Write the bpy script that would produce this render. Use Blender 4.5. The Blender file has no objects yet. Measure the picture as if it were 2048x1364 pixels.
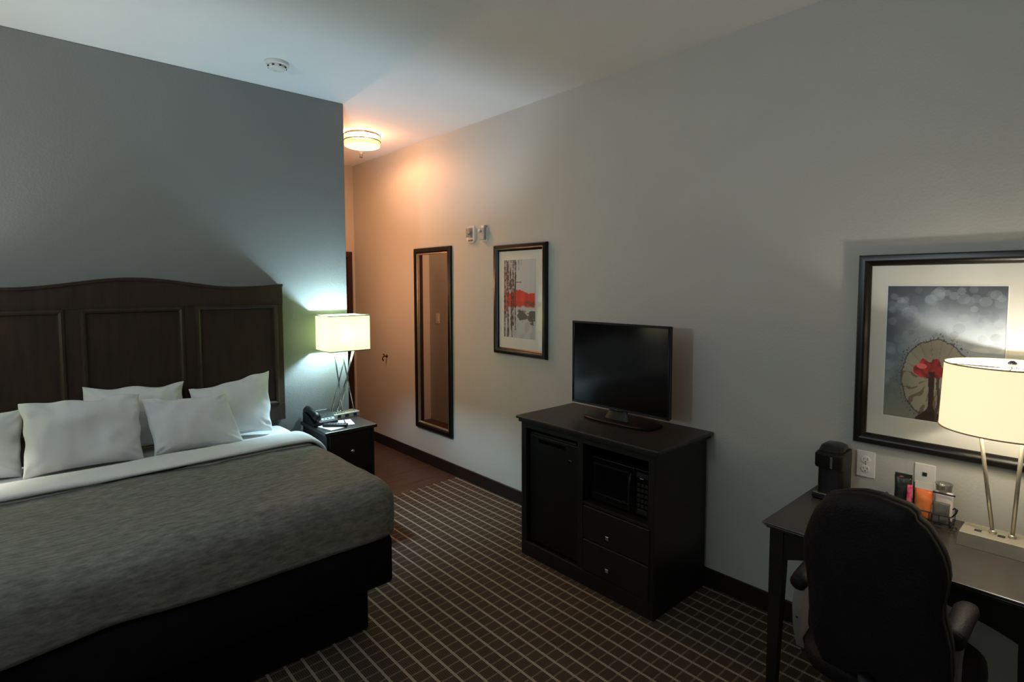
import bpy, bmesh, math, random
from mathutils import Vector, Matrix, noise
random.seed(7)
S = bpy.context.scene
COL = S.collection
PI = math.pi

# ---------------------------------------------------------------- camera, world, exposure
cam = bpy.data.cameras.new('camera')
cam_o = bpy.data.objects.new('camera', cam); COL.objects.link(cam_o)
R_ = [(0.74383376, -0.66836241, -0.00173872), (0.042274, 0.044451, 0.99811674), (0.66702642, 0.74250643, -0.06131851)]
m = Matrix(((R_[0][0], R_[1][0], -R_[2][0], 0), (R_[0][1], R_[1][1], -R_[2][1], 0),
            (R_[0][2], R_[1][2], -R_[2][2], 1.62), (0, 0, 0, 1)))
cam_o.matrix_world = m
cam.sensor_width = 36; cam.lens = 1099.3 / 2048 * 36
cam.shift_y = -46.26 / 2048
cam.clip_start = 0.02
S.camera = cam_o
w = bpy.data.worlds.new('world'); S.world = w; w.use_nodes = True
w.node_tree.nodes['Background'].inputs[0].default_value = (0.5, 0.55, 0.6, 1)
w.node_tree.nodes['Background'].inputs[1].default_value = 0.02
S.view_settings.view_transform = 'Standard'
try: S.view_settings.look = 'None'
except Exception: pass
S.view_settings.gamma = 1; S.view_settings.use_curve_mapping = False
S.view_settings.exposure = 0.16
S.cycles.use_denoising = True
S.cycles.sample_clamp_indirect = 3.0
S.cycles.max_bounces = 10; S.cycles.diffuse_bounces = 6; S.cycles.transparent_max_bounces = 12
S.cycles.caustics_reflective = False; S.cycles.caustics_refractive = False

# lamp strengths (watts, colour) - each light sits inside its own lamp further down
NIGHT_W, NIGHT_C = 38.0, (0.54, 0.84, 1.0)
LEFT_W, LEFT_C = 30.0, (1.0, 0.95, 0.80)
DESK_W, DESK_C = 11.0, (1.0, 0.92, 0.80)
HALL_W, HALL_C = 36.0, (1.0, 0.44, 0.22)
HALL_FILL_W, HALL_FILL_C = 20.0, (1.0, 0.45, 0.24)  # added fill to brighten the hallway, source unseen
FILL_W, FILL_C = 98.0, (0.80, 0.93, 1.0)  # added fill for the whole room via the ceiling, source unseen

# ---------------------------------------------------------------- dimensions
XR = 2.70      # right wall
YB = 3.68      # headboard wall
XC = 1.735     # corner of the headboard wall
YH = 5.53      # end of hall
H = 2.87
XL, YN = -2.6, -1.9

# ---------------------------------------------------------------- materials
def nt(name):
    mt = bpy.data.materials.new(name); mt.use_nodes = True
    t = mt.node_tree
    return mt, t, t.nodes['Principled BSDF']
def setp(b, **k):
    for a, v in k.items():
        b.inputs[a.replace('_', ' ')].default_value = v
def rgb(c): return (c[0], c[1], c[2], 1)
def mat(name, c, rough=.6, metal=0, var=0.0, scale=20, stretch=(1, 1, 1), c2=None, bump=0.0, bscale=None, spec=None, coat=0):
    mt, t, b = nt(name)
    setp(b, Base_Color=rgb(c), Roughness=rough, Metallic=metal)
    if spec is not None: b.inputs['Specular IOR Level'].default_value = spec
    if coat: b.inputs['Coat Weight'].default_value = coat; b.inputs['Coat Roughness'].default_value = .1
    N, L = t.nodes, t.links
    tc = N.new('ShaderNodeTexCoord'); mp = N.new('ShaderNodeMapping'); mp.inputs['Scale'].default_value = stretch
    L.new(tc.outputs['Object'], mp.inputs['Vector'])
    if var or c2:
        ns = N.new('ShaderNodeTexNoise'); ns.inputs['Scale'].default_value = scale; ns.inputs['Detail'].default_value = 5
        L.new(mp.outputs[0], ns.inputs['Vector'])
        cr = N.new('ShaderNodeValToRGB')
        cc = c2 or tuple(x * (1 + var) for x in c); c0 = c if c2 else tuple(x * (1 - var) for x in c)
        cr.color_ramp.elements[0].position = .35; cr.color_ramp.elements[1].position = .68
        cr.color_ramp.elements[0].color = rgb(c0); cr.color_ramp.elements[1].color = rgb(cc)
        L.new(ns.outputs['Fac'], cr.inputs[0]); L.new(cr.outputs[0], b.inputs['Base Color'])
    if bump:
        n2 = N.new('ShaderNodeTexNoise'); n2.inputs['Scale'].default_value = bscale or scale; n2.inputs['Detail'].default_value = 3
        L.new(mp.outputs[0], n2.inputs['Vector'])
        bp = N.new('ShaderNodeBump'); bp.inputs['Strength'].default_value = bump; bp.inputs['Distance'].default_value = .01
        L.new(n2.outputs['Fac'], bp.inputs['Height']); L.new(bp.outputs[0], b.inputs['Normal'])
    return mt
M = {}
M['wall'] = mat('beige_wall_paint', (.47, .468, .435), .75, var=.02, scale=2, bump=.12, bscale=90)
M['accent'] = mat('grey_accent_paint', (.215, .215, .205), .7, var=.03, scale=2, bump=.15, bscale=90)
M['ceil'] = mat('ceiling_paint', (.78, .78, .79), .85, var=.02, scale=2, bump=.1, bscale=110)
M['base'] = mat('dark_baseboard', (.014, .009, .007), .5, spec=.3, var=.2, scale=8)
M['espresso'] = mat('espresso_wood', (.011, .0095, .009), .45, spec=.3, var=.25, scale=9, stretch=(1, 1, 12), bump=.03)
M['espresso_top'] = mat('espresso_wood_top', (.018, .016, .014), .38, var=.25, scale=9, stretch=(6, 1, 1), bump=.03)
M['desk_top'] = mat('desk_wood_top', (.028, .023, .020), .27, spec=.7, var=.2, scale=8, stretch=(8, 1, 1), bump=.02)
M['cherry'] = mat('dark_cherry_wood', (.040, .023, .013), .45, spec=.35, c2=(.024, .014, .009), scale=5, stretch=(6, 1, 1), bump=.03)
M['black'] = mat('black_plastic', (.004, .004, .0045), .45, var=.1, scale=30, spec=.3)
M['black_gloss'] = mat('gloss_black', (.004, .004, .004), .12, var=.05, scale=30)
M['cavity'] = mat('black_cavity', (.004, .004, .004), .8, var=.05, scale=30)
M['screen'] = mat('tv_screen', (.003, .003, .004), .12, var=.02, scale=5, spec=.35)
M['leather'] = mat('black_leather', (.008, .006, .007), .62, var=.15, scale=40, spec=.2, bump=.2, bscale=140)
M['grey_plastic'] = mat('grey_plastic', (.16, .15, .14), .45, var=.05, scale=20)
M['sheet'] = mat('white_cotton', (.74, .74, .74), .85, var=.02, scale=8, bump=.5, bscale=11)
M['white'] = mat('white_plastic', (.72, .71, .68), .4, var=.01, scale=10)
M['white_grey'] = mat('light_grey_plastic', (.42, .42, .40), .4, var=.02, scale=10)
M['paper'] = mat('white_paper', (.80, .82, .80), .7, var=.01, scale=10)
M['mat_board'] = mat('mat_board', (.70, .69, .62), .8, var=.01, scale=15)
M['metal'] = mat('brushed_nickel', (.36, .35, .33), .25, 1, var=.05, scale=30)
M['metal2'] = mat('satin_nickel_base', (.42, .39, .32), .42, .7, var=.05, scale=30)
M['chrome'] = mat('chrome', (.8, .8, .8), .12, 1, var=.02, scale=30)
M['frame'] = mat('black_lacquer_frame', (.005, .004, .004), .3, var=.1, scale=20, spec=.35)
M['bronze'] = mat('dark_bronze', (.06, .025, .012), .4, .8, var=.1, scale=20)
M['liner'] = mat('silver_liner', (.45, .38, .28), .35, .8, var=.05, scale=20)
M['skirt'] = mat('black_bed_fabric', (.006, .005, .005), .95, spec=.1, var=.2, scale=30, bump=.1)
M['door'] = mat('dark_door_wood', (.035, .014, .008), .4, c2=(.022, .009, .006), scale=4, stretch=(8, 8, 1))
M['mirror'] = mat('mirror_glass', (.86, .86, .85), .015, 1, var=.002, scale=3)
M['orange'] = mat('orange_foil', (.75, .16, .05), .35, c2=(.62, .24, .06), scale=12, bump=.3, bscale=30)
M['pink'] = mat('pink_foil', (.75, .03, .13), .3, c2=(.85, .2, .3), scale=60, bump=.3, bscale=60)
M['dark_green'] = mat('dark_foil', (.012, .016, .010), .3, c2=(.03, .035, .025), scale=20, bump=.3, bscale=30)
M['grey_card'] = mat('grey_card', (.10, .095, .09), .5, var=.1, scale=30)
M['black_wire'] = mat('black_wire', (.01, .009, .008), .35, var=.05, scale=30)
M['wrap_white'] = mat('pale_film', (.86, .80, .74), .4, var=.03, scale=30)
M['lcd'] = mat('pale_phone_plate', (.42, .50, .47), .35, var=.05, scale=40)

def glass(name, tint=(1, 1, 1), ior=1.5):
    mt = bpy.data.materials.new(name); mt.use_nodes = True; t = mt.node_tree; N, L = t.nodes, t.links
    N.remove(N['Principled BSDF']); out = N['Material Output']
    tr = N.new('ShaderNodeBsdfTransparent'); tr.inputs[0].default_value = rgb(tint)
    gl = N.new('ShaderNodeBsdfGlossy'); gl.inputs['Roughness'].default_value = .02
    fr = N.new('ShaderNodeFresnel'); fr.inputs[0].default_value = ior
    mx = N.new('ShaderNodeMixShader')
    ge = N.new('ShaderNodeNewGeometry'); mu = N.new('ShaderNodeMath'); mu.operation = 'SUBTRACT'; mu.use_clamp = True
    L.new(fr.outputs[0], mu.inputs[0]); L.new(ge.outputs['Backfacing'], mu.inputs[1])
    L.new(mu.outputs[0], mx.inputs[0]); L.new(tr.outputs[0], mx.inputs[1]); L.new(gl.outputs[0], mx.inputs[2])
    L.new(mx.outputs[0], out.inputs[0]); return mt
M['glass'] = glass('picture_glass')
M['wrap'] = glass('clear_wrap', (.72, .73, .73), 2.2)

def shade_mat(name, c, tr=.5, emit=0.0, ec=None, sheer=.2, st=(1, 1, 1)):
    mt = bpy.data.materials.new(name); mt.use_nodes = True; t = mt.node_tree; N, L = t.nodes, t.links
    N.remove(N['Principled BSDF']); out = N['Material Output']
    d = N.new('ShaderNodeBsdfDiffuse'); x = N.new('ShaderNodeBsdfTranslucent')
    tc = N.new('ShaderNodeTexCoord'); ns = N.new('ShaderNodeTexNoise'); ns.inputs['Scale'].default_value = 60
    cr = N.new('ShaderNodeValToRGB'); cr.color_ramp.elements[0].color = rgb(tuple(v * .97 for v in c)); cr.color_ramp.elements[1].color = rgb(c)
    L.new(tc.outputs['Object'], ns.inputs['Vector']); L.new(ns.outputs['Fac'], cr.inputs[0])
    L.new(cr.outputs[0], d.inputs[0]); L.new(cr.outputs[0], x.inputs[0])
    mx = N.new('ShaderNodeMixShader'); mx.inputs[0].default_value = tr
    L.new(d.outputs[0], mx.inputs[1]); L.new(x.outputs[0], mx.inputs[2])
    th = N.new('ShaderNodeBsdfTransparent'); th.inputs[0].default_value = rgb(st)
    m3 = N.new('ShaderNodeMixShader'); m3.inputs[0].default_value = sheer
    L.new(mx.outputs[0], m3.inputs[1]); L.new(th.outputs[0], m3.inputs[2]); mx = m3
    if emit:
        e = N.new('ShaderNodeEmission'); e.inputs[0].default_value = rgb(ec or c); e.inputs[1].default_value = emit
        a = N.new('ShaderNodeAddShader'); L.new(mx.outputs[0], a.inputs[0]); L.new(e.outputs[0], a.inputs[1])
        L.new(a.outputs[0], out.inputs[0])
    else: L.new(mx.outputs[0], out.inputs[0])
    return mt
M['shade_green'] = shade_mat('pale_lime_shade', (.86, .84, .55), .02, .66, (.92, 1.0, .60), .17, (.9, 1, .5))
M['shade_cream'] = shade_mat('cream_shade', (.88, .80, .58), .025, .72, (1.0, .83, .54), .015, (1, .93, .75))
M['shade_hall'] = shade_mat('hall_glass_shade', (.03, .028, .02), .01, .80, (1.0, .86, .40), .30, (1, .95, .85))
M['diffuser_hall'] = shade_mat('hall_glass_diffuser', (.03, .028, .02), .01, .95, (1.0, .90, .50), .80, (1, .95, .85))

# carpet -------------------------------------------------------------
def carpet():
    mt, t, b = nt('grid_carpet'); N, L = t.nodes, t.links
    setp(b, Roughness=.95); b.inputs['Specular IOR Level'].default_value = .1
    tc = N.new('ShaderNodeTexCoord'); sp = N.new('ShaderNodeSeparateXYZ')
    wob = N.new('ShaderNodeTexNoise'); wob.inputs['Scale'].default_value = 60
    L.new(tc.outputs['Object'], wob.inputs['Vector'])
    va = N.new('ShaderNodeVectorMath'); va.operation = 'MULTIPLY_ADD'; va.inputs[1].default_value = (.004,) * 3
    L.new(wob.outputs['Color'], va.inputs[0]); L.new(tc.outputs['Object'], va.inputs[2]); L.new(va.outputs[0], sp.inputs[0])
    def mth(op, a, c=None, d=None):
        n = N.new('ShaderNodeMath'); n.operation = op
        for i, v in enumerate((a, c, d)):
            if v is None: continue
            if isinstance(v, (int, float)): n.inputs[i].default_value = v
            else: L.new(v, n.inputs[i])
        return n.outputs[0]
    def line(o, period, width, phase):
        u = mth('FRACT', mth('DIVIDE', mth('SUBTRACT', o, phase), period))
        dd = mth('ABSOLUTE', mth('SUBTRACT', u, .5))
        return mth('GREATER_THAN', dd, .5 - width / period / 2)
    ly = line(sp.outputs['X'], .0727, .0125, 1.287)
    lx = line(sp.outputs['Y'], .0567, .008, 1.792)
    pin = line(sp.outputs['X'], .0727 / 8, .0035, 1.287)
    pin2 = line(sp.outputs['Y'], .0567 / 6, .0040, 1.792)
    ns = N.new('ShaderNodeTexNoise'); ns.inputs['Scale'].default_value = 220; L.new(tc.outputs['Object'], ns.inputs['Vector'])
    def mix(f, a, c):
        n = N.new('ShaderNodeMix'); n.data_type = 'RGBA'
        L.new(f, n.inputs[0]) if not isinstance(f, float) else None
        for i, v in ((6, a), (7, c)):
            if isinstance(v, tuple): n.inputs[i].default_value = rgb(v)
            else: L.new(v, n.inputs[i])
        return n.outputs[2]
    basec = mix(pin, (.082, .058, .040), (.036, .024, .016))
    basec = mix(mth('MULTIPLY', lx, .75), basec, (.19, .15, .11))
    beige = mix(mth('MULTIPLY', pin2, .5), (.37, .31, .24), (.14, .11, .08))
    c = mix(ly, basec, beige)
    c = mix(mth('MULTIPLY', ns.outputs['Fac'], .3), c, (.03, .02, .014))
    L.new(c, b.inputs['Base Color'])
    bp = N.new('ShaderNodeBump'); bp.inputs['Strength'].default_value = .4; bp.inputs['Distance'].default_value = .004
    L.new(ns.outputs['Fac'], bp.inputs['Height']); L.new(bp.outputs[0], b.inputs['Normal'])
    return mt
M['carpet'] = carpet()
def coverlet_mat():
    mt, t, b = nt('grey_heather_coverlet'); N, L = t.nodes, t.links
    setp(b, Roughness=.9); b.inputs['Specular IOR Level'].default_value = .15
    tc = N.new('ShaderNodeTexCoord'); mp = N.new('ShaderNodeMapping'); mp.inputs['Scale'].default_value = (4, 14, 14)
    L.new(tc.outputs['Object'], mp.inputs[0])
    n1 = N.new('ShaderNodeTexNoise'); n1.inputs['Scale'].default_value = 5; n1.inputs['Detail'].default_value = 8; n1.inputs['Roughness'].default_value = .65
    L.new(mp.outputs[0], n1.inputs['Vector'])
    cr = N.new('ShaderNodeValToRGB'); e = cr.color_ramp.elements
    e[0].position = .35; e[0].color = (.13, .127, .112, 1); e[1].position = .66; e[1].color = (.26, .253, .225, 1)
    L.new(n1.outputs['Fac'], cr.inputs[0]); L.new(cr.outputs[0], b.inputs['Base Color'])
    n2 = N.new('ShaderNodeTexNoise'); n2.inputs['Scale'].default_value = 7; n2.inputs['Detail'].default_value = 4
    mp2 = N.new('ShaderNodeMapping'); mp2.inputs['Scale'].default_value = (1, 2.2, 2.2); L.new(tc.outputs['Object'], mp2.inputs[0]); L.new(mp2.outputs[0], n2.inputs['Vector'])
    bp = N.new('ShaderNodeBump'); bp.inputs['Strength'].default_value = .35; bp.inputs['Distance'].default_value = .02
    L.new(n2.outputs['Fac'], bp.inputs['Height']); L.new(bp.outputs[0], b.inputs['Normal'])
    return mt
M['coverlet'] = coverlet_mat()
def plank_mat():
    mt, t, b = nt('laminate_plank'); N, L = t.nodes, t.links
    setp(b, Roughness=.42)
    tc = N.new('ShaderNodeTexCoord'); mp = N.new('ShaderNodeMapping'); mp.inputs['Scale'].default_value = (1.2, 16, 1)
    L.new(tc.outputs['Object'], mp.inputs[0])
    oi = N.new('ShaderNodeObjectInfo')
    n1 = N.new('ShaderNodeTexNoise'); n1.inputs['Scale'].default_value = 3; n1.inputs['Detail'].default_value = 6; n1.noise_dimensions = '4D'
    ml = N.new('ShaderNodeMath'); ml.operation = 'MULTIPLY'; ml.inputs[1].default_value = 50
    L.new(oi.outputs['Random'], ml.inputs[0]); L.new(ml.outputs[0], n1.inputs['W']); L.new(mp.outputs[0], n1.inputs['Vector'])
    cr = N.new('ShaderNodeValToRGB'); e = cr.color_ramp.elements
    e[0].position = .3; e[0].color = (.034, .018, .012, 1); e[1].position = .75; e[1].color = (.085, .048, .031, 1)
    L.new(n1.outputs['Fac'], cr.inputs[0]); L.new(cr.outputs[0], b.inputs['Base Color'])
    return mt
M['plank'] = plank_mat()
def vcol_mat(name):
    mt, t, b = nt(name); setp(b, Roughness=.6)
    a = t.nodes.new('ShaderNodeVertexColor'); a.layer_name = 'print'
    t.links.new(a.outputs[0], b.inputs['Base Color']); return mt
M['print'] = vcol_mat('art_print')

# ---------------------------------------------------------------- mesh helpers
OFF = {}
class MB:
    def __init__(s): s.bm = bmesh.new()
    def box(s, a, b, bev=0, seg=1):
        a2 = [min(a[i], b[i]) for i in range(3)]; b2 = [max(a[i], b[i]) for i in range(3)]
        r = bmesh.ops.create_cube(s.bm, size=1)
        vs = r['verts']
        for v in vs:
            v.co = Vector([(a2[i] + b2[i]) / 2 + v.co[i] * (b2[i] - a2[i]) for i in range(3)])
        if bev:
            es = list({e for v in vs for e in v.link_edges})
            bmesh.ops.bevel(s.bm, geom=es, offset=bev, segments=seg, affect='EDGES', profile=.5)
        return s
    def tube(s, pts, r, seg=8, cap=True, closed=False):
        pts = [Vector(p) for p in pts]; n = len(pts)
        rs = r if isinstance(r, (list, tuple)) else [r] * n
        rings = []; prev = None
        for i, p in enumerate(pts):
            if closed: d = pts[(i + 1) % n] - pts[i - 1]
            else: d = pts[min(i + 1, n - 1)] - pts[max(i - 1, 0)]
            d.normalize()
            if prev is None:
                up = Vector((0, 0, 1)) if abs(d.z) < .9 else Vector((1, 0, 0)); a = d.cross(up).normalized()
            else: a = (prev - d * prev.dot(d)).normalized()
            prev = a; b = d.cross(a)
            rings.append([s.bm.verts.new(p + (a * math.cos(2 * PI * k / seg) + b * math.sin(2 * PI * k / seg)) * rs[i]) for k in range(seg)])
        m_ = n if closed else n - 1
        for i in range(m_):
            A, B = rings[i], rings[(i + 1) % n]
            for k in range(seg): s.bm.faces.new((A[k], A[(k + 1) % seg], B[(k + 1) % seg], B[k]))
        if cap and not closed:
            s.bm.faces.new(rings[0][::-1]); s.bm.faces.new(rings[-1])
        return s
    def lathe(s, prof, c, axis='z', seg=24, cap=True):
        # prof: list of (radius, height) along axis from c
        c = Vector(c); rings = []
        ax = {'z': (Vector((1, 0, 0)), Vector((0, 1, 0)), Vector((0, 0, 1))), 'x': (Vector((0, 1, 0)), Vector((0, 0, 1)), Vector((1, 0, 0))),
              'y': (Vector((0, 0, 1)), Vector((1, 0, 0)), Vector((0, 1, 0)))}[axis]
        for r, h in prof:
            if r < 1e-6: rings.append([s.bm.verts.new(c + ax[2] * h)])
            else: rings.append([s.bm.verts.new(c + (ax[0] * math.cos(2 * PI * k / seg) + ax[1] * math.sin(2 * PI * k / seg)) * r + ax[2] * h) for k in range(seg)])
        for A, B in zip(rings, rings[1:]):
            if len(A) == 1 and len(B) == 1: continue
            for k in range(seg):
                q = [A[0]] if len(A) == 1 else [A[k], A[(k + 1) % seg]]
                q += [B[0]] if len(B) == 1 else [B[(k + 1) % seg], B[k]]
                s.bm.faces.new(q)
        if cap:
            if len(rings[0]) > 1: s.bm.faces.new(rings[0][::-1])
            if len(rings[-1]) > 1: s.bm.faces.new(rings[-1])
        return s
    def rings(s, loops, cap=True, closed=True):
        R = [[s.bm.verts.new(p) for p in l] for l in loops]
        for A, B in zip(R, R[1:]):
            n = len(A)
            for k in range(n if closed else n - 1): s.bm.faces.new((A[k], A[(k + 1) % n], B[(k + 1) % n], B[k]))
        if cap: s.bm.faces.new(R[0][::-1]); s.bm.faces.new(R[-1])
        return s
    def grid(s, f, nu, nv):
        V = [[s.bm.verts.new(f(i / nu, j / nv)) for j in range(nv + 1)] for i in range(nu + 1)]
        for i in range(nu):
            for j in range(nv): s.bm.faces.new((V[i][j], V[i + 1][j], V[i + 1][j + 1], V[i][j + 1]))
        return s
    def frame(s, T, u0, u1, v0, v1, prof):
        # mitred rectangular moulding. T(u,v,n) maps to world; prof: (inset, height)
        loops = [[T(u0 + i, v0 + i, h), T(u1 - i, v0 + i, h), T(u1 - i, v1 - i, h), T(u0 + i, v1 - i, h)] for i, h in prof]
        return s.rings(loops, cap=False)
    def build(s, name, material, parent=None, smooth=False, solid=0, sub=0, root=None, auto=False):
        bmesh.ops.recalc_face_normals(s.bm, faces=s.bm.faces[:])
        off = Vector((0, 0, 0))
        if parent is not None: off = OFF[parent.name]
        elif root is not None: off = Vector(root)
        if off.length: bmesh.ops.translate(s.bm, verts=s.bm.verts[:], vec=-off)
        me = bpy.data.meshes.new(name); s.bm.to_mesh(me); s.bm.free()
        me.materials.append(M[material] if isinstance(material, str) else material)
        if smooth:
            for p in me.polygons: p.use_smooth = True
        o = bpy.data.objects.new(name, me); COL.objects.link(o)
        if parent is not None: o.parent = parent
        else: o.location = off
        OFF[o.name] = off
        if solid:
            md = o.modifiers.new('solid', 'SOLIDIFY'); md.thickness = solid; md.offset = -1
        if sub:
            md = o.modifiers.new('sub', 'SUBSURF'); md.levels = sub; md.render_levels = sub
        if auto:
            me.set_sharp_from_angle(angle=math.radians(35))
        return o
def tag(o, label, cat, group=None):
    o['label'] = label; o['category'] = cat
    if group: o['group'] = group
    return o
def thing(name, loc, label, cat, group=None):
    o = bpy.data.objects.new(name, None); COL.objects.link(o); o.location = loc; OFF[o.name] = Vector(loc)
    o.empty_display_size = .05
    return tag(o, label, cat, group)
def struct(o): o['kind'] = 'structure'; return o
def light(name, loc, watts, color, parent, r=.03):
    l = bpy.data.lights.new(name, 'POINT'); l.energy = watts; l.color = color; l.shadow_soft_size = r
    o = bpy.data.objects.new(name, l); COL.objects.link(o); o.parent = parent; o.location = Vector(loc) - OFF[parent.name]
    return o
TX = lambda x: (lambda u, v, n: Vector((x - n, u, v)))      # plane facing -x  (u=y, v=z)
TY = lambda y: (lambda u, v, n: Vector((u, y - n, v)))      # plane facing -y  (u=x, v=z)

# ---------------------------------------------------------------- the setting
struct(MB().box((XR, YN, 0), (XR + .12, YH + .12, H)).build('wall_right', 'wall'))
struct(MB().box((XL - .12, YB, 0), (XC, YB + .12, H), .004).build('wall_back', 'accent'))
struct(MB().box((XC - .12, YB + .121, 0), (XC - .001, YH + .12, H)).build('wall_hall_left', 'wall'))
struct(MB().box((XC, YH, 0), (XR, YH + .12, H)).build('wall_hall_end', 'wall'))
struct(MB().box((XL - .12, YN, 0), (XL, YB, H)).build('wall_left', 'wall'))
struct(MB().box((XL - .12, YN - .12, 0), (XR + .12, YN, H)).build('wall_front', 'wall'))
struct(MB().box((XL - .12, YN - .12, H), (XR + .12, YH + .12, H + .1)).build('ceiling', 'ceil'))
fl = struct(MB().box((XL - .12, YN - .12, -.1), (XR + .12, 3.685, 0)).build('floor', 'carpet'))
fh = struct(MB().box((XC - .12, 3.685, -.1), (XR + .12, YH + .12, -.008)).build('floor_hall', 'cavity'))
# carpet runs to y 3.685; hallway planks beyond, each laid on its own
pw = .1315; n_ = 14
pm = MB().box((0, 0, 0), (.958, pw - .002, .008), .0012)
pl0 = pm.build('plank', 'plank', fh); pl0.location = (XC + .003, 3.686, -.0085); pl0.name = 'plank'
for k in range(1, n_):
    q = pl0.copy(); q.name = 'plank'; COL.objects.link(q); q.parent = fh
    q.location = (XC + .003, 3.686 + k * pw, -.0085 + random.uniform(-.0003, .0003))
def baseboard(name, a, b):
    struct(MB().box(a, b, .003).build(name, 'base'))
baseboard('baseboard_right', (XR - .014, YN, 0), (XR, YH - .016, .098))
baseboard('baseboard_back', (XL, YB - .014, 0), (XC + .014, YB, .098))
baseboard('baseboard_hall', (XC, YB, 0), (XC + .014, 4.63, .098))
baseboard('baseboard_left', (XL, YN + .015, 0), (XL + .014, YB - .015, .098))
# entry door at the end of the hall (seen past the corner and in the mirror)
d1 = struct(MB().frame(TY(YH), 1.84, 2.665, 0.001, 1.965, [(0, 0), (0, .018), (.055, .022), (.062, .004), (.062, 0)]).build('door_1', 'door'))
f = MB().box((1.903, YH - .012, .006), (2.602, YH - .001, 1.90), .002)
f.build('door_panel', 'door', d1)
MB().lathe([(.024, 0), (.026, .004), (.020, .012), (.010, .014), (.010, .045)], (1.955, YH - .012, .92), 'y', 16).build('door_handle', 'chrome', d1).scale = (1, 1, 1)
h_ = MB().tube([(1.955, YH - .058, .92), (2.0, YH - .06, .92), (2.06, YH - .058, .92)], .009, 8); h_.box((1.935, YH - .016, .86), (1.975, YH - .011, 1.0), .002)
h_.build('handle_lever', 'chrome', d1, True)
MB().lathe([(.026, 0), (.024, -.01), (.0, -.012)], (1.955, YH - .012, 1.10), 'y', 16).build('deadbolt', 'chrome', d1, True)
# closet door in the hall's left wall
d2 = struct(MB().frame(lambda u, v, n: Vector((XC + n, u, v)), 4.64, 5.14, 0.001, 1.965, [(0, 0), (0, .016), (.055, .020), (.062, .004), (.062, 0)]).build('door_2', 'door'))
MB().box((XC + .001, 4.704, .006), (XC + .011, 5.076, 1.90), .002).build('door_panel', 'door', d2)

# switch plate on hall wall, seen in the mirror
def switch_plate(x, y, z, sgn, label):
    t = thing('light_switch', (x, y, z), label, 'light switch')
    MB().box((x, y - .036, z - .058), (x + sgn * .006, y + .036, z + .058), .003).build('plate', 'white', t)
    MB().box((x + sgn * .006, y - .017, z - .033), (x + sgn * .010, y + .017, z + .033), .002).build('rocker', 'white', t)
switch_plate(XC, 5.36, 1.22, 1, 'white light switch on the hallway wall, seen in the tall mirror')

# ---------------------------------------------------------------- hall ceiling light
def ceiling_light():
    cx, cy = 2.188, 4.300
    t = thing('ceiling_light', (cx, cy, H), 'round lit drum ceiling light with two metal rings in the hallway', 'ceiling light')
    MB().lathe([(.125, 0), (.125, -.008), (.02, -.010), (.02, -.035), (0, -.035)], (cx, cy, H), 'z', 40).build('ceiling_mount', 'white', t, auto=True, smooth=True)
    MB().lathe([(.144, -.014), (.147, -.014), (.145, -.102), (.142, -.102)], (cx, cy, H), 'z', 48, cap=False).build('drum_shade', 'shade_hall', t, True)
    MB().lathe([(.140, -.100), (.125, -.110), (.08, -.119), (0, -.124)], (cx, cy, H), 'z', 48, cap=False).build('diffuser', 'diffuser_hall', t, True)
    for zz, r in ((-.016, .149), (-.062, .148)):
        MB().tube([(cx + r * math.cos(2 * PI * k / 48), cy + r * math.sin(2 * PI * k / 48), H + zz) for k in range(48)], .0036, 6, closed=True).build('ring', 'bronze', t, True)
    for k in range(3):
        a = k * 2 * PI / 3 + .3
        MB().tube([(cx + .12 * math.cos(a), cy + .12 * math.sin(a), H - .006), (cx + .147 * math.cos(a), cy + .147 * math.sin(a), H - .016)], .003, 6).build('arm', 'metal2', t)
    light('bulb_light', (cx, cy, H - .070), HALL_W, HALL_C, t, .03)
ceiling_light()
# sprinkler
t = thing('fire_sprinkler', (2.475, 4.89, H), 'small fire sprinkler head on the hallway ceiling beyond the drum light', 'sprinkler')
MB().lathe([(.030, 0), (.030, -.004), (.012, -.008), (.010, -.02)], (2.475, 4.89, H), 'z', 20).build('escutcheon', 'white', t, True)
s = MB()
for a in (-1, 1): s.tube([(2.475 + a * .008, 4.89, H - .018), (2.475 + a * .016, 4.89, H - .032), (2.475 + a * .004, 4.89, H - .048)], .003, 6)
s.build('frame_arms', 'metal', t, True)
MB().lathe([(.016, -.048), (.017, -.051), (.0, -.052)], (2.475, 4.89, H), 'z', 16).build('deflector', 'metal', t)
# smoke detector
c = (1.144, 3.255, H)
t = thing('smoke_detector', c, 'round white smoke detector on the ceiling above the bed', 'smoke detector')
MB().lathe([(.062, 0), (.064, -.006), (.062, -.016), (.054, -.020)], c, 'z', 40).build('base_ring', 'white', t, True, auto=True)
MB().lathe([(.046, -.020), (.047, -.032), (.040, -.040), (.014, -.042), (.012, -.038), (0, -.038)], c, 'z', 40).build('sensor_dome', 'white', t, True, auto=True)
for k in range(8):
    a = k * PI / 4
    p = Vector((c[0] + .047 * math.cos(a), c[1] + .047 * math.sin(a), H - .027))
    MB().box(p - Vector((.005, .005, .003)), p + Vector((.005, .005, .003))).build('vent_slot', 'cavity', t)
# air-return? (none visible)

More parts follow.
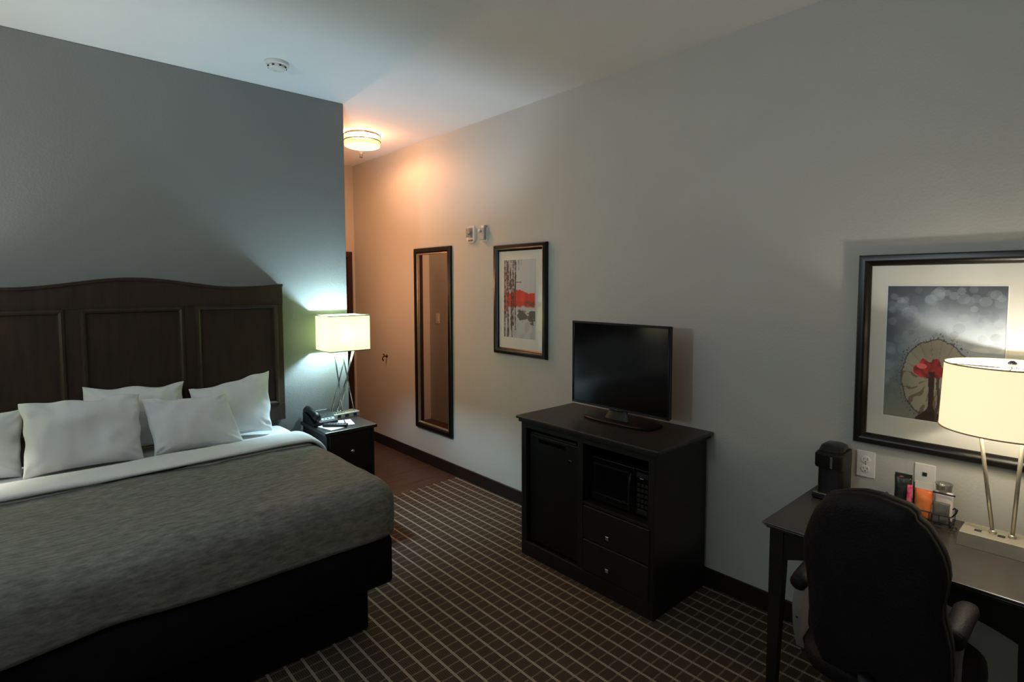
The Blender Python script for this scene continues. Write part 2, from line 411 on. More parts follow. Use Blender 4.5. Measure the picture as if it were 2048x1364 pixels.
# ---------------------------------------------------------------- right wall fittings
def wall_strobe():
    y, z = 3.475, 2.012
    t = thing('alarm_strobe', (XR, y, z), 'white wall alarm strobe with a clear lens, nearer the tall mirror', 'fire alarm')
    loops = []
    def ring(s_, n):
        pts = []
        for k in range(28):
            a = 2 * PI * k / 28; cu, su = math.cos(a), math.sin(a)
            e = lambda v: math.copysign(abs(v) ** .5, v)
            pts.append(Vector((XR - n, y + .052 * s_ * e(cu), z + .068 * s_ * e(su))))
        return pts
    MB().rings([ring(1, 0), ring(1, .010), ring(.92, .018)]).build('back_plate', 'white', t, True, auto=True)
    MB().rings([[Vector((XR - n, y + sy * a, z + .012 + sz * b)) for sy, sz in ((-1, -1), (1, -1), (1, 1), (-1, 1))] for n, a, b in ((.018, .026, .040), (.046, .022, .034), (.052, .012, .022))]).build('strobe_lens', 'wrap', t)
    MB().lathe([(.016, 0), (.018, -.02), (.006, -.03), (0, -.03)], (XR - .018, y, z + .010), 'x', 16).build('flash_tube', 'chrome', t, True)
    MB().box((XR - .021, y - .030, z - .056), (XR - .018, y + .030, z - .040), .001).build('horn_grille', 'grey_plastic', t)
wall_strobe()
def wall_bell():
    y, z = 3.318, 2.012
    t = thing('wall_sounder', (XR, y, z), 'small white and grey boxed wall alarm between strobe and drip painting', 'fire alarm')
    MB().box((XR - .008, y - .038, z - .062), (XR, y + .038, z + .062), .003).build('back_plate', 'white', t)
    MB().box((XR - .036, y - .030, z - .052), (XR - .008, y + .030, z + .040), .004).build('housing', 'white_grey', t)
    MB().lathe([(.012, 0), (.014, -.012), (.008, -.018), (0, -.019)], (XR - .036, y + .010, z + .016), 'x', 16).build('knob', 'white', t, True)
    MB().box((XR - .016, y - .036, z + .040), (XR - .008, y - .006, z + .060), .002).build('latch', 'grey_plastic', t)
wall_bell()
t = thing('wall_hook', (XR, 4.862, .90), 'small dark bronze hook on the hallway wall beside the tall mirror', 'hook')
MB().lathe([(.016, 0), (.016, -.004), (.008, -.010), (.006, -.03)], (XR, 4.862, .91), 'x', 16).build('rosette', 'bronze', t, True)
MB().tube([(XR - .028, 4.862, .91), (XR - .045, 4.862, .905), (XR - .052, 4.862, .885), (XR - .040, 4.862, .868)], [.006, .006, .006, .008], 8).build('hook_arm', 'bronze', t, True)
MB().tube([(XR - .026, 4.862, .912), (XR - .040, 4.862, .935)], [.005, .007], 8).build('upper_prong', 'bronze', t, True)

def outlet():
    y, z = .714, .841
    t = thing('wall_outlet', (XR, y, z), 'white duplex power outlet between coffee maker and framed tree picture', 'outlet')
    MB().box((XR - .006, y - .0355, z - .0575), (XR, y + .0355, z + .0575), .003).build('cover_plate', 'white', t)
    for dz in (.020, -.020):
        r = MB().lathe([(.0165, 0), (.0165, -.002), (.0150, -.003)], (XR - .006, y, z + dz), 'x', 20).build('receptacle', 'white', t)
        for a, b, c_, d in ((-.0075, -.0055, -.002, .008), (.0055, .0075, -.001, .007), (-.0022, .0022, -.011, -.0065)):
            MB().box((XR - .0096, y + a, z + dz + c_), (XR - .0088, y + b, z + dz + d)).build('slot', 'cavity', r)
    MB().lathe([(.003, 0), (.003, -.001)], (XR - .006, y, z), 'x', 10).build('screw', 'metal', t)
outlet()
def jack():
    y, z = .506, .835
    t = thing('data_jack', (XR, y, z), 'white wall plate with one black data jack behind the snack basket', 'outlet')
    MB().box((XR - .006, y - .0355, z - .0575), (XR, y + .0355, z + .0575), .003).build('cover_plate', 'white', t)
    MB().box((XR - .0085, y - .0075, z + .008), (XR - .006, y + .0075, z + .023)).build('jack_port', 'cavity', t)
    for dz in (.043, -.043): MB().lathe([(.003, 0), (.003, -.001)], (XR - .006, y, z + dz), 'x', 10).build('screw', 'white', t)
jack()

# ---------------------------------------------------------------- mirror
def mirror():
    y0, y1, z0, z1 = 3.748, 4.312, .318, 1.938
    t = thing('wall_mirror', (XR, (y0 + y1) / 2, z0), 'tall narrow black-framed mirror hung on the hallway wall', 'mirror')
    T = TX(XR)
    MB().frame(T, y0, y1, z0, z1, [(0, .001), (0, .022), (.006, .026), (.034, .026), (.040, .018), (.048, .010)]).build('frame', 'frame', t)
    MB().frame(T, y0 + .045, y1 - .045, z0 + .045, z1 - .045, [(0, .010), (0, .020), (.010, .018), (.014, .0075)]).build('inner_bead', 'liner', t)
    MB().box((XR - .008, y0 + .05, z0 + .05), (XR - .002, y1 - .05, z1 - .05)).build('mirror_glass', 'mirror', t)
mirror()

# ---------------------------------------------------------------- art prints
def paint(name, T, u0, u1, v0, v1, fn, nu, nv, parent):
    # u runs from the viewer's left (high y) to right
    vs, fs, cols = [], [], []
    off = OFF[parent.name]
    for j in range(nv + 1):
        for i in range(nu + 1):
            U, V = i / nu, j / nv
            p = T(u1 + (u0 - u1) * U, v0 + (v1 - v0) * V, 0) - off
            vs.append(p); cols.append(fn(U, V))
    for j in range(nv):
        for i in range(nu):
            a = j * (nu + 1) + i; fs.append((a, a + 1, a + nu + 2, a + nu + 1))
    me = bpy.data.meshes.new(name); me.from_pydata([tuple(v) for v in vs], [], fs)
    at = me.color_attributes.new('print', 'FLOAT_COLOR', 'POINT')
    flat = []
    for c_ in cols: flat += [max(0, c_[0]), max(0, c_[1]), max(0, c_[2]), 1]
    at.data.foreach_set('color', flat)
    me.materials.append(M['print'])
    o = bpy.data.objects.new(name, me); COL.objects.link(o); o.parent = parent; OFF[o.name] = off
    return o
def lerp(a, b, t_): t_ = max(0, min(1, t_)); return tuple(a[i] + (b[i] - a[i]) * t_ for i in range(3))
def ns(x, y, z=0): return noise.noise(Vector((x, y, z)))
def sm(a, b, x):
    t_ = max(0, min(1, (x - a) / (b - a))); return t_ * t_ * (3 - 2 * t_)
def drip(U, V):
    c_ = lerp((.47, .51, .55), (.54, .56, .56), V * .5 + .5 * ns(U * 3, V * 3) + .2)
    if V < .30: c_ = lerp(c_, (.36, .36, .34), .6 * sm(-.1, .3, ns(U * 6, V * 7, 3)))
    # red field
    top = .575 + .045 * sm(.28, 0, abs(U - .5)) + .03 * ns(U * 9, 1) + .015 * ns(U * 40, 1)
    bot = .385 + .03 * ns(U * 7, 5)
    if U < .13: top, bot = .88, .32 + .02 * ns(U * 30, 2)
    if U > .02 and bot < V < top:
        red = lerp((.70, .03, .02), (.50, .015, .01), .5 + ns(U * 9, V * 9, 1))
        if U < .13: red = lerp(red, (.12, .01, .01), .45 + .6 * ns(U * 20, V * 25, 9)); 
        k = sm(bot, bot + .03, V) * (1 if U > .13 else .8) * sm(1.02, .97, U)
        if V > .58 and U < .13: k *= .5 + .8 * ns(U * 40, V * 18)
        c_ = lerp(c_, red, k)
        if .68 < U < .98 and .415 < V < .475: c_ = lerp(c_, (.10, .07, .05), .85 * sm(.0, .2, ns(U * 6, V * 14, 4) + .25))
        if .30 < U < .72 and .42 < V < .47: c_ = lerp(c_, (.42, .02, .02), .5)
    # dark blot
    b = .6 * ns(U * 6, V * 16, 7) + .35 * ns(U * 18, V * 45, 3) + .5 - abs(V - .285 + .03 * (U - .7)) * 7.5 - max(0, .50 - U) * 7
    if U > .45: c_ = lerp(c_, (.045, .05, .035), sm(-.05, .15, b) * .92)
    if .45 < U < .72 and abs(V - .345) < .012: c_ = lerp(c_, (.07, .07, .06), .6)
    # drips
    for i, (u, wd, v0, v1) in enumerate(((.045, .018, .0, 1), (.085, .012, .25, 1), (.15, .022, .0, .98), (.19, .010, .55, 1), (.25, .016, .1, 1), (.275, .010, .0, .7),
                                          (.31, .020, .15, 1), (.345, .008, .4, 1), (.385, .016, .1, 1), (.41, .008, .5, .97), (.50, .006, .86, 1), (.57, .007, .93, 1), (.23, .02, .62, .9), (.12, .01, .6, 1))):
        uu = u + .012 * ns(i * 3.1, V * 9, 2) + .006 * ns(i, V * 40)
        ww = wd * (.6 + 1.2 * abs(ns(i * 7.7, V * 14, 5)) * 1.6)
        if v0 < V < v1 and abs(U - uu) < ww: c_ = lerp(c_, (.012, .010, .012), .93 if ns(i, V * 30, 8) > -.35 else .35)
    if abs(V - .715) < .006 and .36 < U < .60: c_ = (.05, .05, .05)
    if math.hypot((U - .30) * .34, (V - .735) * .57) < .016: c_ = lerp(c_, (.03, .03, .03), .85)
    return c_
bokeh = [(random.random(), random.random(), random.uniform(.025, .055), random.uniform(-.5, 1)) for _ in range(330)]
def tree_art(U, V):
    a = .372; b = .537
    c_ = lerp((.15, .17, .14), (.17, .21, .25), sm(.15, .6, V + .15 * U))
    c_ = lerp(c_, (.44, .50, .56), sm(.28, 0, abs(V - .62 - .06 * ns(U * 3, 2)) ) * sm(.0, .4, U) * .9)
    c_ = lerp(c_, (.04, .045, .06), sm(.72, 1.0, V + .12 * ns(U * 4, V * 4)) * .9)
    c_ = lerp(c_, (.05, .055, .075), sm(.26, 0, U) * sm(.35, .7, V) * .85)
    c_ = lerp(c_, (.26, .27, .20), sm(.25, .0, V) * .8)
    for x, y, r, s_ in bokeh:
        if abs(U - x) < r / a and abs(V - y) < r / b:
            d = math.hypot((U - x) * a, (V - y) * b)
            if d < r * .42:
                if s_ > 0: c_ = lerp(c_, (.36, .43, .50), .30 * s_ * sm(.05, .3, V))
                else: c_ = lerp(c_, (.10, .11, .15), -.5 * s_ * sm(.2, .5, V))
    # seed-head disc
    dx, dy = (U - .455) / .30, (V - .315) / .29
    rr = math.hypot(dx, dy); ang = math.atan2(dy, dx)
    wob = 1 + .05 * ns(ang * 3, 2) + .02 * ns(ang * 14, 5)
    rr /= wob
    inside = rr < 1 and not (dx > .1 and dy < -.25)
    if inside:
        disc = lerp((.40, .36, .27), (.32, .28, .19), .5 + ns(U * 4, V * 4))
        c_ = lerp(c_, disc, .92 * sm(1.02, .97, rr))
        if dx < .25 and dy < .15:
            ph = ang * 15 + 5 * ns(rr * 2.2, ang * 2.5, 3)
            st = math.sin(ph)
            if st > .80 and rr > .25 and ns(ang * 8, rr * 5) > -.35: c_ = lerp(c_, (.13, .06, .035), .75)
        elif dy >= .15 and math.sin(ang * 19) > .985: c_ = lerp(c_, (.16, .09, .06), .6)
    if not (dx > .55 and dy < .15):
        if abs(rr - 1) < .016 + .02 * max(0, ns(ang * 22, 8)): c_ = lerp(c_, (.06, .03, .03), .85)
        if 0 < rr - 1 < .16 and ns(ang * 30, rr * 16, 2) > .34: c_ = lerp(c_, (.05, .035, .04), .9)
    if rr < 1.0 and abs(dy - .26 - .06 * ns(U * 8, 1)) < .022 and -.4 < dx < .9: c_ = lerp(c_, (.28, .06, .03), .9)
    # red heart of the flower
    q = math.hypot((U - .41) / .13, (V - .385) / .065) + .5 * ns(U * 16, V * 16)
    if q < 1: c_ = lerp((.70, .03, .03), (.18, .015, .01), .5 + 1.1 * ns(U * 22, V * 22, 3) + (U - .36) * 2)
    if math.hypot((U - .335) / .045, (V - .405) / .02) < 1: c_ = (.85, .16, .16)
    # stalk and root
    hw = .024 + .012 * ns(V * 12, 3) + .11 * sm(.14, 0, V) ** 2
    if V < .37 and abs(U - .425) < hw: c_ = (.045, .012, .008)
    if V < .33 and abs(U - .485 + .02 * ns(V * 9, 1)) < .012: c_ = (.09, .05, .035)
    if U < .004 or U > .996: c_ = (.1, .1, .1)
    return c_
def picture(name, label, y0, y1, z0, z1, fw, mt_, pr, fn, nu, nv, prof, glass_tilt=0):
    t = thing(name, (XR, (y0 + y1) / 2, z0), label, 'picture')
    T = TX(XR)
    MB().frame(T, y0, y1, z0, z1, prof).build('frame', 'frame', t, auto=True)
    MB().box((XR - .008, y0 + fw * .8, z0 + fw * .8), (XR - .001, y1 - fw * .8, z1 - fw * .8)).build('mat_board', 'mat_board', t)
    MB().frame(TX(XR - .008), pr[0] - .004, pr[1] + .004, pr[2] - .004, pr[3] + .004, [(0, 0), (0, .001), (.003, .001), (.004, 0)]).build('mat_bevel', 'paper', t)
    paint('art_print', TX(XR - .0092), pr[0], pr[1], pr[2], pr[3], fn, nu, nv, t)
    g = MB().box((XR - .0135, y0 + fw * .85, z0 + fw * .85), (XR - .0125, y1 - fw * .85, z1 - fw * .85)).build('glass_pane', 'glass', t)
    return t
picture('framed_print', 'black framed abstract print of black drips over a red patch', 2.632, 3.186, 1.100, 1.908, .045, None,
        (2.752, 3.090, 1.228, 1.797), drip, 110, 190,
        [(0, .001), (.0, .020), (.006, .030), (.020, .034), (.032, .030), (.044, .018), (.048, .014), (.048, .006)])
picture('framed_print', 'large black framed picture of a red and brown seed head tree behind the desk lamp', .172, .762, .936, 1.739, .045, None,
        (.283, .656, 1.070, 1.609), tree_art, 170, 245,
        [(0, .001), (.0, .024), (.006, .034), (.022, .036), (.034, .030), (.042, .020), (.046, .014), (.046, .006)])

# ---------------------------------------------------------------- headboard
def headboard():
    cx, hw, zb = .471, .797, .745
    yf = 3.625
    t = thing('headboard', (cx, YB, zb), 'wide dark cherry headboard with arched top and three recessed panels', 'headboard')
    def top(x):
        d = abs(x - cx)
        z = 1.602 + .052 * (0.5 + 0.5 * math.cos(PI * min(1, d / .52)))
        if d > .52: z += .016 * ((d - .52) / .277) ** 2
        return z
    xs = [cx - hw + 2 * hw * i / 40 for i in range(41)]
    outl = [(xs[0], zb)] + [(x, top(x)) for x in xs] + [(xs[-1], zb)]
    MB().rings([[Vector((x, YB - .001, z)) for x, z in outl], [Vector((x, yf + .02, z)) for x, z in outl]]).build('back_board', 'cherry', t)
    # face frame: rails and stiles
    zt, zl = 1.492, .853
    P = [(-.292, .168), (.236, .706), (.772, 1.232)]
    arch = [(x, top(x)) for x in xs]
    MB().rings([[Vector((x, y, z)) for x, z in arch] + [Vector((xs[-1], y, zt)), Vector((xs[0], y, zt))] for y in (yf + .02, yf)]).build('top_rail', 'cherry', t)
    MB().box((xs[0], yf, zb), (xs[-1], yf + .02, zl), .002).build('bottom_rail', 'cherry', t)
    edges = [xs[0], P[0][0], P[0][1], P[1][0], P[1][1], P[2][0], P[2][1], xs[-1]]
    for i in range(0, 8, 2):
        MB().box((edges[i], yf, zl), (edges[i + 1], yf + .02, zt), .002).build('stile', 'cherry', t)
    # thin cap moulding following the arch
    MB().rings([[Vector((x, yf - a, z + b)) for x, z in arch] for a, b in ((0, -.010), (.010, -.010), (.010, .006), (-.04, .006))], cap=False, closed=False).build('cap_moulding', 'cherry', t)
    for a, b in P:
        p = MB().box((a, yf + .012, zl), (b, yf + .021, zt)).build('panel', 'cherry', t)
        MB().frame(TY(yf), a, b, zl, zt, [(-.004, 0), (0, .008), (.010, .010), (.020, .004), (.026, -.011)]).build('panel_moulding', 'cherry', p)
headboard()

# ---------------------------------------------------------------- bed
BX0, BX1, BZ = -.228, 1.182, .712
def wrap_pt(a, b, x0, x1, y0, z, r, L, flare=0.0):
    """cloth laid over the mattress: parameters beyond its edges run down the sides"""
    ox = 0 if x0 <= a <= x1 else (a - x1 if a > x1 else a - x0)
    oy = min(0, b - y0)
    d = max(abs(ox), abs(oy))
    if d == 0: return Vector((a, b, z))
    nx, ny = ox, oy
    l = math.hypot(nx, ny); nx /= l; ny /= l
    arc = r * PI / 2
    if d < arc: h = r * math.sin(d / r); dz = r * (1 - math.cos(d / r))
    else: h = r + flare * (d - arc) - .35 * (d - arc) ** 2; dz = r + (d - arc)
    return Vector((max(x0, min(x1, a)) + nx * h, max(y0, b) + ny * h, z - dz))
bed = thing('bed', (.471, 2.9, 0), 'made up bed with a grey coverlet, black base and white folded duvet edge', 'bed')
MB().box((-.22, 2.31, .001), (1.165, 3.60, .24), .006).build('platform_base', 'skirt', bed)
MB().box((-.290, 2.215, .235), (1.248, 3.61, .46), .02, 2).build('box_spring', 'skirt', bed, auto=True)
MB().box((-.265, 2.245, .46), (1.205, 3.61, .672), .06, 4).build('mattress', 'sheet', bed, True)
def cover(U, V):
    L = .315; x0, x1, y0 = BX0, BX1, 2.325
    a = x0 - L + (x1 - x0 + 2 * L) * U; b = y0 - L + (3.10 - y0 + L) * V
    p = wrap_pt(a, b, x0, x1, y0, BZ + .004, .115, L, .05)
    k = min(1, max(0, (BZ - p.z) / .2))
    n = ns(p.x * 3.0, p.y * 4, p.z * 2) * .012 + ns(p.x * 8, p.y * 9, p.z * 6) * .005
    dn = Vector((0, 0, 1)) * (1 - k) + Vector(((a - x1 > 0) * 1.0 - (a < x0) * 1.0, -1.0 if b < y0 else 0, 0)) * k * 1.2
    hem = ns(a * 2.3, b * 2.3, 4) * .02 * sm(.2, L, max(abs(min(0, b - y0)), max(0, a - x1), max(0, x0 - a)))
    return p + dn * n + Vector((0, 0, hem))
MB().grid(cover, 110, 70).build('coverlet', 'coverlet', bed, True, solid=.010)
def sheet_f(U, V):
    L = .26
    a = BX0 - L + (BX1 - BX0 + 2 * L) * U; b = 3.06 + (3.605 - 3.06) * V
    p = wrap_pt(a, b, BX0, BX1, 0, BZ + .006, .09, L, .0)
    return p + Vector((0, 0, ns(p.x * 5, p.y * 7, 3) * .008))
MB().grid(sheet_f, 80, 24).build('top_sheet', 'sheet', bed, True, solid=.008)
def fold(U, V):
    L = .24
    a = BX0 - L + (BX1 - BX0 + 2 * L) * U
    # closed cross section: a soft roll 3 cm high
    th = V * 2 * PI
    yc, hy, hz = 3.155 + .012 * ns(a * 2.1, 3), .115, .017
    e = lambda v, q: math.copysign(abs(v) ** q, v)
    b = yc + hy * e(math.cos(th), .8); zz = hz * e(math.sin(th), .7)
    p = wrap_pt(a, b, BX0, BX1, 0, BZ + .010, .095, L, .0)
    k = min(1, max(0, (BZ - p.z) / .09)); sg = 1 if a > .4 else -1
    up = Vector((sg * k, 0, 1 - k * .8)).normalized()
    return p + up * (hz + zz + ns(a * 4, b * 9, zz * 20) * .007)
MB().grid(fold, 90, 20).build('duvet_fold', 'sheet', bed, True)

# ---------------------------------------------------------------- pillows
def pillow(label, BL, BR, TR, TL, th, seed, group='pillows against the headboard'):
    BL, BR, TR, TL = map(Vector, (BL, BR, TR, TL))
    nrm = (BR - BL).cross(TL - BL).normalized()      # towards -y or +y
    if nrm.y > 0: nrm = -nrm
    s = MB()
    edge_ = lambda u, v: max(abs(u), abs(v))
    def surf(side):
        def f(U, V):
            u, v = 2 * U - 1, 2 * V - 1
            cu = 1 - .055 * (1 - abs(v) ** 2.5) * abs(u); cv = 1 - .085 * (1 - abs(u) ** 2.5) * abs(v)
            uu, vv = (u * cu + 1) / 2, (v * cv + 1) / 2
            p = (BL * (1 - uu) + BR * uu) * (1 - vv) + (TL * (1 - uu) + TR * uu) * vv
            bulge = (max(0, (1 - abs(u) ** 2.6)) * max(0, (1 - abs(v) ** 2.6))) ** .52
            t_ = th / 2 * bulge
            wr = ns(p.x * 6 + seed, p.z * 6, seed) * .020 * (.3 + bulge) + ns(p.x * 17, p.z * 17 + seed, 1) * .007
            g_ = math.atan2(v, u); cor = sm(.55, 1.0, abs(u * v) ** .5)
            wr += math.sin(g_ * 30 + seed + 3 * ns(u * 3, v * 3, seed)) * .006 * cor * (edge_(u, v) < .98)
            edge = max(abs(u), abs(v))
            wr += ns(p.x * 30 + seed, p.z * 30, 7) * .008 * sm(.75, 1, edge) * (edge < .999)
            rim = ns(p.x * 11 + seed, p.z * 11, 5) * .026 * sm(.75, 1, edge)
            p = p + (TL - BL).normalized() * ns(p.x * 9 + seed, seed, 2) * .018 * sm(.5, 1, v) + (BR - BL).normalized() * ns(p.z * 12, seed, 6) * .014 * sm(.6, 1, abs(u))
            return p + nrm * (side * (t_ + .003 * (edge < .999)) + (wr if edge < .999 else 0) * (1 if side > 0 else .5)) + nrm * rim
        return f
    s.grid(surf(1), 56, 44); s.grid(surf(-1), 56, 44)
    bmesh.ops.remove_doubles(s.bm, verts=s.bm.verts[:], dist=.0015)
    o = s.build('pillow', 'sheet', None, True, root=((BL + BR) / 2), sub=1)
    return tag(o, label, 'pillow', group)
pillow('white pillow standing at the back between the two foremost pillows', (.235, 3.49, .735), (.700, 3.49, .735), (.690, 3.575, 1.070), (.222, 3.575, 1.090), .12, 3.3)
pillow('white pillow at the right rear with one pointed corner sticking up', (.715, 3.44, .732), (1.118, 3.42, .730), (1.150, 3.560, 1.085), (.700, 3.560, 1.020), .12, 8.1)
pillow('white pillow cut off by the left edge of the photo', (-.425, 3.43, .722), (-.016, 3.42, .718), (.000, 3.515, 1.035), (-.42, 3.52, 1.045), .14, 5.7)
pillow('foremost white pillow on the left, overlapping the pillow at the photo edge', (-.022, 3.340, .725), (.453, 3.330, .720), (.462, 3.425, 1.066), (-.022, 3.435, 1.072), .16, 1.2)
pillow('foremost white pillow on the right, smooth and squared', (.488, 3.325, .728), (.926, 3.300, .722), (.870, 3.405, 1.006), (.455, 3.415, 1.018), .12, 6.6)

# ---------------------------------------------------------------- nightstand + lamp
def nightstand(dx, label):
    x0, x1, y0, y1, zt = 1.376 + dx, 1.733 + dx, 3.262, 3.664, .700
    t = thing('nightstand', ((x0 + x1) / 2, (y0 + y1) / 2, 0), label, 'nightstand')
    a, b, c_ = x0 + .016, x1 - .016, y0 + .018
    MB().box((x0, y0, zt - .022), (x1, y1, zt), .005, 2).build('top', 'espresso_top', t)
    for q in ((a, a + .018), (b - .018, b)):
        MB().box((q[0], c_, .0), (q[1], y1 - .005, zt - .022), .001).build('side_panel', 'espresso', t)
    MB().box((a + .018, y1 - .02, .06), (b - .018, y1 - .008, zt - .022)).build('back_panel', 'espresso', t)
    MB().box((a + .018, c_ + .012, .06), (b - .018, y1 - .02, .078)).build('bottom_shelf', 'espresso', t)
    MB().box((a + .018, c_ + .012, .40), (b - .018, y1 - .02, .416)).build('middle_shelf', 'espresso', t)
    MB().box((a + .018, c_ + .02, 0), (b - .018, c_ + .034, .06)).build('kick_board', 'espresso', t)
    dr = MB().box((a + .020, c_ - .002, .424), (b - .020, c_ + .016, zt - .028), .002).build('drawer', 'espresso', t)
    MB().lathe([(.005, 0), (.005, -.012), (.011, -.016), (.011, -.022), (.006, -.026), (0, -.026)], ((a + b) / 2, c_ - .002, .555), 'y', 18).build('knob', 'chrome', dr, True)
    return t
nightstand(0, 'small black nightstand with one drawer beside the bed, lamp on it')
nightstand(-2.178, 'small black nightstand on the far left side of the bed, beyond the photo edge')

def table_lamp(dx, label, W, C_, shade):
    cx, cy, z0 = 1.652 + dx, 3.585, .700
    t = thing('table_lamp', (cx, cy, z0), label, 'lamp')
    b = MB().box((1.553 + dx, 3.548, z0), (1.750 + dx, 3.645, z0 + .036), .003).build('base', 'metal2', t)
    for k, (x, w_) in enumerate(((1.600, .012), (1.655, .014), (1.715, .012))):
        MB().box((x - w_ + dx, 3.5465, z0 + .009), (x + w_ + dx, 3.5485, z0 + .028), .0005).build('socket', 'cavity', b)
    rods = [((1.635, 3.57, .736), (1.557, 3.52, 1.21)), ((1.565, 3.60, .736), (1.672, 3.55, 1.21)), ((1.585, 3.565, .736), (1.738, 3.56, 1.21)),
            ((1.728, 3.59, .736), (1.612, 3.53, 1.21)), ((1.642, 3.62, .736), (1.690, 3.50, 1.21))]
    for p, q in rods:
        r = MB().tube([(p[0] + dx, p[1], p[2]), (q[0] + dx, q[1], q[2])], .0048, 8).build('rod', 'metal', t, True)
        MB().lathe([(.009, 0), (.009, .006), (.005, .010)], (p[0] + dx, p[1], p[2]), 'z', 12).build('rod_foot', 'metal', r, True)
    x0, x1, y0, y1, za, zb = 1.490 + dx, 1.774 + dx, 3.425, 3.648, 1.178, 1.412
    T = [(x0, y0), (x1, y0), (x1, y1), (x0, y1)]
    s = MB(); L = []
    for off, z in ((0, za), (0, zb), (.003, zb), (.003, za), (0, za)):
        L.append([Vector((x0 + off, y0 + off, z)), Vector((x1 - off, y0 + off, z)), Vector((x1 - off, y1 - off, z)), Vector((x0 + off, y1 - off, z))])
    sh = s.rings(L, cap=False).build('shade', shade, t)
    for z in (za, zb): MB().tube([(x, y, z) for x, y in T],   .0036, 6, closed=True).build('shade_trim', 'shade_trim_' + shade[-5:], sh)
    MB().tube([(x0 + .004, (y0 + y1) / 2, 1.385), (x1 - .004, (y0 + y1) / 2, 1.385)], .0022, 6).build('spider_bar', 'metal', t)
    MB().lathe([(.014, 0), (.014, .05), (.010, .054), (0, .054)], ((x0 + x1) / 2, (y0 + y1) / 2, 1.19), 'z', 14).build('bulb_socket', 'white', t, True)
    cl = MB().box(((x0 + x1) / 2 - .08, (y0 + y1) / 2 - .006, 1.186), ((x0 + x1) / 2 + .08, (y0 + y1) / 2 + .006, 1.190)).build('cross_plate', 'metal', t)
    light('bulb_light', ((x0 + x1) / 2, (y0 + y1) / 2 - .03, 1.285), W, C_, t, .028)
    return t
M['shade_trim_green'] = mat('grey_green_trim', (.16, .19, .14), .7, var=.03, scale=20)
M['shade_trim_cream'] = mat('tan_trim', (.42, .34, .20), .7, var=.03, scale=20)
table_lamp(0, 'lit table lamp with rectangular shade on crossed metal rods on the nightstand', NIGHT_W, NIGHT_C, 'shade_green')
table_lamp(-2.3, 'lit table lamp on the nightstand beyond the left photo edge', LEFT_W, LEFT_C, 'shade_green')

def phone():
    t = thing('telephone', (1.455, 3.55, .700), 'black desk telephone at the left back of the nightstand', 'telephone')
    # wedge body
    x0, x1, y0, y1 = 1.385, 1.548, 3.455, 3.640
    s = MB(); s.rings([[Vector((x, y0, .701)), Vector((x, y1, .701)), Vector((x, y1, .765)), Vector((x, y1 - .05, .772)), Vector((x, y0, .722))] for x in (x0, x1)])
    s.build('body', 'black', t)
    MB().rings([[Vector((x, y0 + .02 + k * .13, .7245 + k * .042 + .0015 + e)) for k in (0, 1)] + [Vector((x, y0 + .02 + k * .13, .7245 + k * .042 + .004 + e)) for k in (1, 0)] for x, e in ((1.448, .002), (1.535, .002))]).build('face_plate', 'lcd', t)
    for i in range(3):
        for j in range(4):
            x = 1.462 + i * .022; y = 3.482 + j * .020; z = .7245 + (y - 3.475) * .323 + .006
            MB().box((x, y, z), (x + .014, y + .012, z + .004), .001).build('key', 'black', t)
    pts = [(1.412, 3.452, .745), (1.410, 3.475, .766), (1.409, 3.55, .782), (1.410, 3.62, .785), (1.412, 3.648, .772)]
    MB().tube(pts, [.022, .026, .019, .025, .022], 12).build('handset', 'black', t, True)
    cord = [(1.400 + .006 * math.cos(k * 1.2), 3.44 - .010 + .006 * math.sin(k * 1.2), .712 + k * .0009) for k in range(40)]
    MB().tube(cord, .0022, 5).build('cord', 'black', t, True)
phone()
def notepad(label, cx, cy, w_, h_, rz, z, name='notepad'):
    mt_ = Matrix.Rotation(rz, 4, 'Z')
    s = MB().box((-w_ / 2, -h_ / 2, 0), (w_ / 2, h_ / 2, .004), .0005)
    bmesh.ops.transform(s.bm, matrix=Matrix.Translation((cx, cy, z)) @ mt_, verts=s.bm.verts[:])
    return tag(s.build(name, 'paper', None, root=(cx, cy, z)), label, 'paper')
notepad('white notepad on the nightstand under a pen, below the lamp base', 1.580, 3.425, .105, .145, -.25, .7005)
notepad('white card on the nightstand lying under the black remote', 1.465, 3.375, .10, .150, .18, .7005, 'card')
t = thing('pen', (1.585, 3.43, .7055), 'thin dark pen lying on the white notepad on the nightstand', 'pen')
MB().tube([(1.565, 3.375, .7085), (1.600, 3.478, .7085)], .0033, 8).build('barrel', 'black', t, True)
MB().tube([(1.565, 3.375, .7085), (1.562, 3.366, .7075)], [.003, .0008], 8).build('tip', 'metal', t, True)
def remote():
    c_ = Vector((1.492, 3.372, .7050))
    t = thing('remote_control', c_, 'black remote control lying across the card on the nightstand', 'remote control')
    mt_ = Matrix.Translation(c_) @ Matrix.Rotation(.85, 4, 'Z')
    def put(s): bmesh.ops.transform(s.bm, matrix=mt_, verts=s.bm.verts[:]); return s
    put(MB().box((-.024, -.078, .0), (.024, .078, .017), .006, 2)).build('body', 'black', t, True, auto=True)
    for i in range(3):
        for j in range(6):
            put(MB().box((-.016 + i * .012, -.055 + j * .018, .017), (-.008 + i * .012, -.046 + j * .018, .0185))).build('button', 'grey_plastic', t)
remote()

